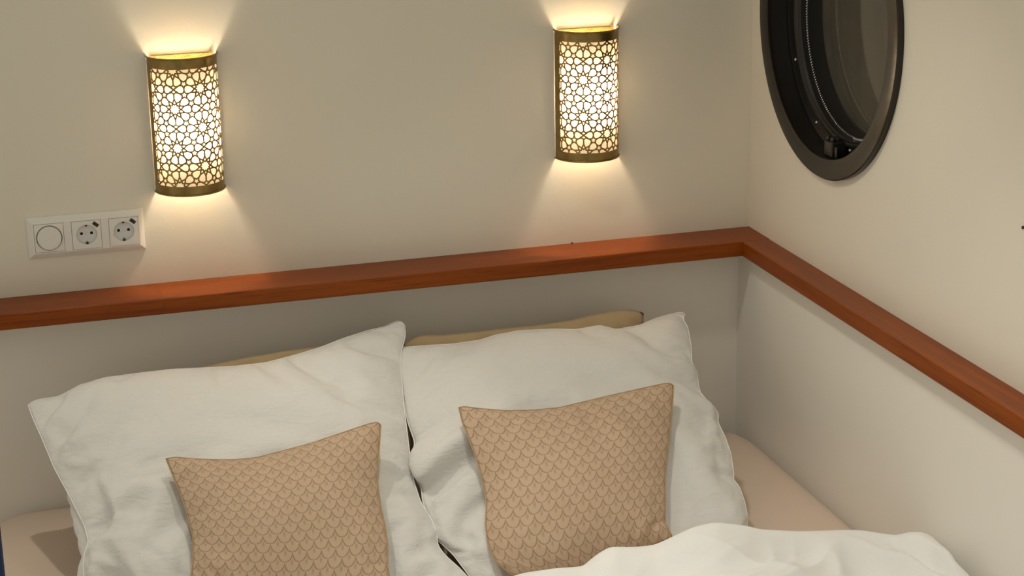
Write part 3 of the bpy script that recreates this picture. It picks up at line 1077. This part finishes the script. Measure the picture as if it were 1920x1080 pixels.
def crumple(P, mask, amp, scale, seed, side=1.0):
    """sharp little folds pushed along the cloth's own normal where mask > 0"""
    nv, nu = P.shape[:2]
    rng = np.random.default_rng(seed)
    n = normals(P)
    if n[nv // 2, nu // 2].dot((0, -0.5, 0.8)) < 0:
        n = -n
    u = (P[..., 0] - P[..., 0].min()) / scale
    v = np.hypot(P[..., 1] - P[..., 1].max(), P[..., 2] - P[..., 2].max()) / scale
    w1, w2 = value_noise(nv, nu, 6, 7, rng), value_noise(nv, nu, 6, 7, rng)
    w3, w4 = value_noise(nv, nu, 14, 16, rng), value_noise(nv, nu, 14, 16, rng)
    H = np.zeros((nv, nu))
    for (ang, f, a, p0) in ((0.9, 1.0, 1.0, 0.3), (-0.4, 1.35, 0.8, 1.7), (1.9, 1.7, 0.6, 2.9), (0.3, 2.6, 0.35, 0.9), (2.5, 3.3, 0.25, 4.0)):
        q = (u * math.cos(ang) + v * math.sin(ang)) * f * 2 * PI + p0 + 1.1 * w1 + 0.5 * w3
        r = 1.0 - np.abs(np.sin(0.5 * q + 0.6 * w2 + 0.3 * w4))
        H += a * (r ** 1.6 - 0.33)
    H = H * mask * amp
    for _ in range(3):
        H[1:-1, 1:-1] = 0.5 * H[1:-1, 1:-1] + 0.125 * (H[:-2, 1:-1] + H[2:, 1:-1] + H[1:-1, :-2] + H[1:-1, 2:])
    for _ in range(4):                         # direction of the push, evened out so that neighbours never cross
        n[1:-1, 1:-1] = 0.2 * (n[1:-1, 1:-1] + n[:-2, 1:-1] + n[2:, 1:-1] + n[1:-1, :-2] + n[1:-1, 2:])
    n /= np.linalg.norm(n, axis=2, keepdims=True) + 1e-9
    Q = P + side * n * H[..., None]
    for _ in range(2):
        Q[1:-1, 1:-1] = 0.5 * Q[1:-1, 1:-1] + 0.125 * (Q[:-2, 1:-1] + Q[2:, 1:-1] + Q[1:-1, :-2] + Q[1:-1, 2:])
    return Q


def sewn(name, front, back, mat, parent, size, origin, uv_rot=0.0):
    nv, nu = front.shape[:2]
    F = front.reshape(-1, 3) - origin
    bi = -np.ones((nv, nu), int)
    inner = np.zeros((nv, nu), bool)
    inner[1:-1, 1:-1] = True
    gi = np.arange(nv * nu).reshape(nv, nu)
    bi[inner] = nv * nu + np.arange(inner.sum())
    bi[~inner] = gi[~inner]
    V = np.concatenate([F, back[inner] - origin])
    q = np.stack([gi[:-1, :-1], gi[1:, :-1], gi[1:, 1:], gi[:-1, 1:]], -1).reshape(-1, 4)
    qb = np.stack([bi[:-1, :-1], bi[:-1, 1:], bi[1:, 1:], bi[1:, :-1]], -1).reshape(-1, 4)
    faces = np.concatenate([q, qb])
    o = mesh_obj(name, V, faces.tolist(), mat, parent, True)
    uvl = o.data.uv_layers.new(name='UVMap')
    U = np.linspace(0, size[0], nu)[None, :].repeat(nv, 0).ravel()
    W_ = np.linspace(size[1], 0, nv)[:, None].repeat(nu, 1).ravel()
    uvall = np.stack([U, W_], 1)
    uvv = np.zeros((len(V), 2))
    uvv[:nv * nu] = uvall
    uvv[nv * nu:] = uvall[gi[inner]]
    uvl.data.foreach_set('uv', uvv[faces.ravel()].ravel())
    return o


def border(P):
    return np.concatenate([P[0], P[1:, -1], P[-1, -2::-1], P[-2:0:-1, 0]])


def pillow(name, key, label, cat, group, mat, nu, nv, slack_f, slack_b, seed, press, size, seam=None, steps=(45, 15), bend=0.35, smooth=2, jitter=0.002, seam_r=0.0012, part='cover', clamp=room_clamp, post=None):
    rng = np.random.default_rng(seed)
    P0 = coons(DATA[key], nu, nv, smooth)
    P0 = room_clamp(P0, None)
    uu, vv = np.meshgrid(np.linspace(0, 1, nu), np.linspace(0, 1, nv))
    sf = slack_f(uu, vv, lambda a, b: value_noise(nv, nu, a, b, rng))
    fr = inflate(P0, 1.0, sf, press, rng, clamp, jitter, bend, steps[0])
    bk = inflate(P0, -1.0, np.full((nv, nu), slack_b), press, rng, cushion_clamp if cat == 'cushion' else (white_back_clamp if post is not None else room_clamp), 0.001, 0.5, steps[1])
    if post is not None:
        fr, bk = post(fr, bk, uu, vv)
    lo = np.minimum(fr.reshape(-1, 3).min(0), bk.reshape(-1, 3).min(0))
    hi = np.maximum(fr.reshape(-1, 3).max(0), bk.reshape(-1, 3).max(0))
    org = np.array([(lo[0] + hi[0]) / 2, (lo[1] + hi[1]) / 2, lo[2]])
    root = empty(name, org, label, cat, group)
    sewn(part, fr, bk, mat, root, size, org)
    if seam is not None:
        b = tube_bm(border(fr) - org, seam_r, 6, True)
        bm_obj('seam', b, seam, root, True)
    return root


def s_left(u, v, N):
    left = np.clip((0.42 - u) / 0.42, 0, 1)
    low = np.clip((v - 0.45) / 0.55, 0, 1)
    return 1.035 + 0.055 * left * (0.4 + low) + 0.02 * low + 0.012 * N(9, 12) * (0.35 + left)


def s_right(u, v, N):
    low = np.clip((v - 0.35) / 0.65, 0, 1)
    right = np.clip((u - 0.75) / 0.25, 0, 1)
    return 1.035 + 0.03 * low + 0.035 * low * np.clip((0.5 - u) * 2, 0, 1) + 0.03 * right + 0.012 * N(10, 10)


def s_cush(u, v, N):
    return 1.030 + 0.012 * np.clip((v - 0.55) / 0.45, 0, 1) + 0.006 * N(5, 5)


def s_beige(u, v, N):
    return 1.03 + 0.008 * N(6, 8)


def smooth01(x):
    x = np.clip(x, 0, 1)
    return x * x * (3 - 2 * x)


def edge_mask(u, v, w=0.05):
    return smooth01(np.minimum(np.minimum(u, 1 - u), np.minimum(v, 1 - v)) / w)


def post_left(fr, bk, u, v):
    em = edge_mask(u, v, 0.05)
    m = smooth01((0.36 - u) / 0.30) * smooth01((v - 0.04) / 0.25) * (0.45 + 0.75 * smooth01((v - 0.35) / 0.5))
    m += 0.10 + 0.25 * smooth01((u - 0.85) / 0.15) * smooth01((v - 0.5) / 0.4)
    fr = crumple(fr, m * em, 0.0180, 0.22, 31)
    # the back panel bellies out beyond the hem on the left
    b = np.exp(-((u - 0.07) / 0.06) ** 2) * smooth01((v - 0.28) / 0.40) * smooth01((0.99 - v) / 0.15) * smooth01(u / 0.03)
    bk = bk.copy()
    bk[..., 0] -= 0.042 * b
    bk[..., 2] = np.maximum(bk[..., 2] - 0.02 * b, ZM + 0.002)
    return fr, bk


def post_right(fr, bk, u, v):
    em = edge_mask(u, v, 0.05)
    m = 0.16 + 0.55 * smooth01((u - 0.78) / 0.2) * smooth01((v - 0.1) / 0.3) + 0.6 * smooth01((0.3 - u) / 0.25) * smooth01((v - 0.5) / 0.3)
    fr = crumple(fr, m * em, 0.0125, 0.22, 47)
    # upper part rolls over the lower one along a fold that starts at the left edge
    line = 0.575 - 0.45 * u
    d = v - line
    h = np.where(d < 0, np.exp(-(d / 0.13) ** 2), np.exp(-(d / 0.022) ** 2)) * smooth01((0.42 - u) / 0.25)
    dip = np.exp(-((d - 0.055) / 0.035) ** 2) * smooth01((0.36 - u) / 0.25)
    n = normals(fr)
    if n[40, 40].dot((0, -0.5, 0.8)) < 0:
        n = -n
    fr = fr + n * ((0.026 * h - 0.020 * dip) * smooth01(u / 0.02))[..., None]
    return fr, bk


def post_cushion(fr, bk, u, v):
    m = 0.25 + 0.9 * smooth01((v - 0.62) / 0.3) * smooth01((0.45 - u) / 0.35) + 0.9 * smooth01((v - 0.6) / 0.3) * smooth01((u - 0.7) / 0.25)
    return crumple(fr, m * edge_mask(u, v, 0.08), 0.0040, 0.24, 60), bk


pillow('pillow', 'LB', 'plain beige pillow mostly hidden behind the left white pillow', 'pillow', 'beige pillows at the back',
       M['beige_linen'], 60, 40, s_beige, 1.01, 11, 0.00002, (0.6, 0.4), steps=(20, 10), clamp=beige_clamp)
pillow('pillow', 'RB', 'plain beige pillow peeking over the right white pillow', 'pillow', 'beige pillows at the back',
       M['beige_linen'], 60, 40, s_beige, 1.01, 12, 0.00002, (0.6, 0.4), steps=(20, 10), clamp=beige_clamp)
pillow('pillow', 'RW', 'crumpled white linen pillow on the side of the porthole', 'pillow', 'white linen pillows',
       M['white_linen'], 132, 110, s_right, 1.03, 5, 0.00002, (0.75, 0.6), M['hem'], clamp=pillow_clamp('RC'), post=post_right)
pillow('pillow', 'LW', 'wide white linen pillow below the socket panel and left lamp', 'pillow', 'white linen pillows',
       M['white_linen'], 150, 112, s_left, 1.04, 3, 0.00002, (0.75, 0.6), M['hem'], clamp=pillow_clamp('LC'), post=post_left)
pillow('cushion', 'LC', 'tan scallop-patterned cushion leaning on the left white pillow', 'cushion', 'tan scallop cushions',
       M['scallop'], 84, 80, s_cush, 1.02, 21, 0.00002, (0.42, 0.40), M['cushion_edge'], bend=0.6, smooth=1, seam_r=0.0011, post=post_cushion)
pillow('cushion', 'RC', 'tan scallop-patterned cushion leaning on the right white pillow', 'cushion', 'tan scallop cushions',
       M['scallop'], 84, 80, s_cush, 1.02, 22, 0.00002, (0.42, 0.40), M['cushion_edge'], bend=0.6, smooth=1, seam_r=0.0011, post=post_cushion)

# ------------------------------------------------------------------ duvet
def duvet():
    rng = np.random.default_rng(8)
    nc = 420
    R = resample([[-1.62, -0.90, -0.37], [-1.46, -0.72, -0.368]] + DATA['DV'] + [[-0.100, -1.30, -0.315], [-0.100, -1.60, -0.32]], nc, 3)
    t = np.linspace(0, 1, nc)
    # direction in which the hem falls away from the ridge
    tg = np.gradient(R, axis=0)
    out = np.stack([-tg[:, 1], tg[:, 0], np.zeros(nc)], 1)
    out[:, 1] = np.abs(out[:, 1])
    out /= np.linalg.norm(out, axis=1, keepdims=True) + 1e-9
    for _ in range(60):
        out[1:-1] = 0.25 * out[:-2] + 0.5 * out[1:-1] + 0.25 * out[2:]
    out /= np.linalg.norm(out, axis=1, keepdims=True)
    rows = []
    nh = 14
    floor_z = np.where(R[:, 0] < -0.95, R[:, 2] - 0.03, ZM + 0.004)
    hem = 0.055 + 0.012 * value_noise(1, nc, 1, 40, rng)[0]
    for k in range(nh):
        ph_ = PI / 2 * k / (nh - 1)
        p = R + out * (hem * math.cos(ph_))[:, None]
        p[:, 2] = floor_z + (R[:, 2] - floor_z) * math.sin(ph_) ** 0.8
        rows.append(p)
    tgt = np.stack([-1.55 + 1.40 * t, np.full(nc, -1.75), np.full(nc, -0.335)], 1)
    nf = 150
    for k in range(1, nf):
        s = (k / (nf - 1)) ** 1.35
        p = R * (1 - s) + tgt * s
        zbase = R[:, 2] * (1 - min(1, s * 1.6)) + (-0.325) * min(1, s * 1.6)
        p[:, 2] = zbase
        rows.append(p)
    P = np.array(rows)
    # folds: ridged noise in world space, faded out at the ridge itself
    J, I = np.meshgrid(np.arange(P.shape[0]), np.arange(nc), indexing='ij')

    def wave(x, y, ang, wl, ph0):
        c, s = math.cos(ang), math.sin(ang)
        return np.sin((x * c + y * s) * 2 * PI / wl + ph0)
    X, Y = P[..., 0], P[..., 1]
    wx = 0.05 * np.sin(X * 9 + 1.3) + 0.04 * np.sin(Y * 13 + X * 5)
    wy = 0.05 * np.sin(X * 7 - Y * 6) + 0.03 * np.sin(X * 17 + 2.0)
    H = np.zeros_like(X)
    for (ang, wl, amp, p0) in ((0.5, 0.42, 0.016, 0.3), (1.9, 0.50, 0.014, 1.1), (-0.35, 0.30, 0.008, 2.0), (2.5, 0.23, 0.005, 0.6), (1.2, 0.15, 0.0022, 4.0)):
        wv = wave(X + wx, Y + wy, ang, wl, p0)
        H += amp * (1 - 2 * np.abs(wv) ** 0.8)
    fade = np.clip((J - nh) / 26.0, 0, 1)
    fade = fade * fade * (3 - 2 * fade)
    P[..., 2] += H * fade - 0.006 * fade
    P[..., 2] = np.maximum(P[..., 2], ZM + 0.003)
    P[..., 0] = np.minimum(P[..., 0], PX - 0.003)
    org = np.array([-0.75, -1.25, ZM])
    nr = P.shape[0]
    gi = np.arange(nr * nc).reshape(nr, nc)
    q = np.stack([gi[:-1, :-1], gi[1:, :-1], gi[1:, 1:], gi[:-1, 1:]], -1).reshape(-1, 4)
    root = empty('duvet', org, 'rumpled white linen duvet at the foot of the cushions', 'duvet')
    mesh_obj('duvet_cover', P.reshape(-1, 3) - org, q.tolist(), M['white_duvet'], root, True)
    e = P[0] - org
    bm_obj('hem', tube_bm(e + np.array([0, 0, 0.001]), 0.002, 6), M['hem'], root, True)


duvet()

# ------------------------------------------------------------------ navy upright edge at the left of the bed, small marks
post = box_bm((-1.75, -2.26, -1.0), (-1.6035, -2.22, 1.42), 0.006)
tag(bm_obj('divider_panel', post, M['navy']), 'navy blue upright panel edge standing at the foot of the bed, left side', 'panel')
nb = disc_bm((0.0, -1.090, 0.271), 0.0028, (-1, 0, 0), 0.004, 12)
tag(bm_obj('nail', nb, M['black']), 'tiny dark nail in the right wall beyond the porthole', 'nail')
sb = disc_bm((-0.402, -0.004, 0.0), 0.0022, (0, 0, 1), 0.0022, 10)
tag(bm_obj('screw', sb, M['black']), 'tiny dark screw head on the rail below the corner lamp', 'screw')
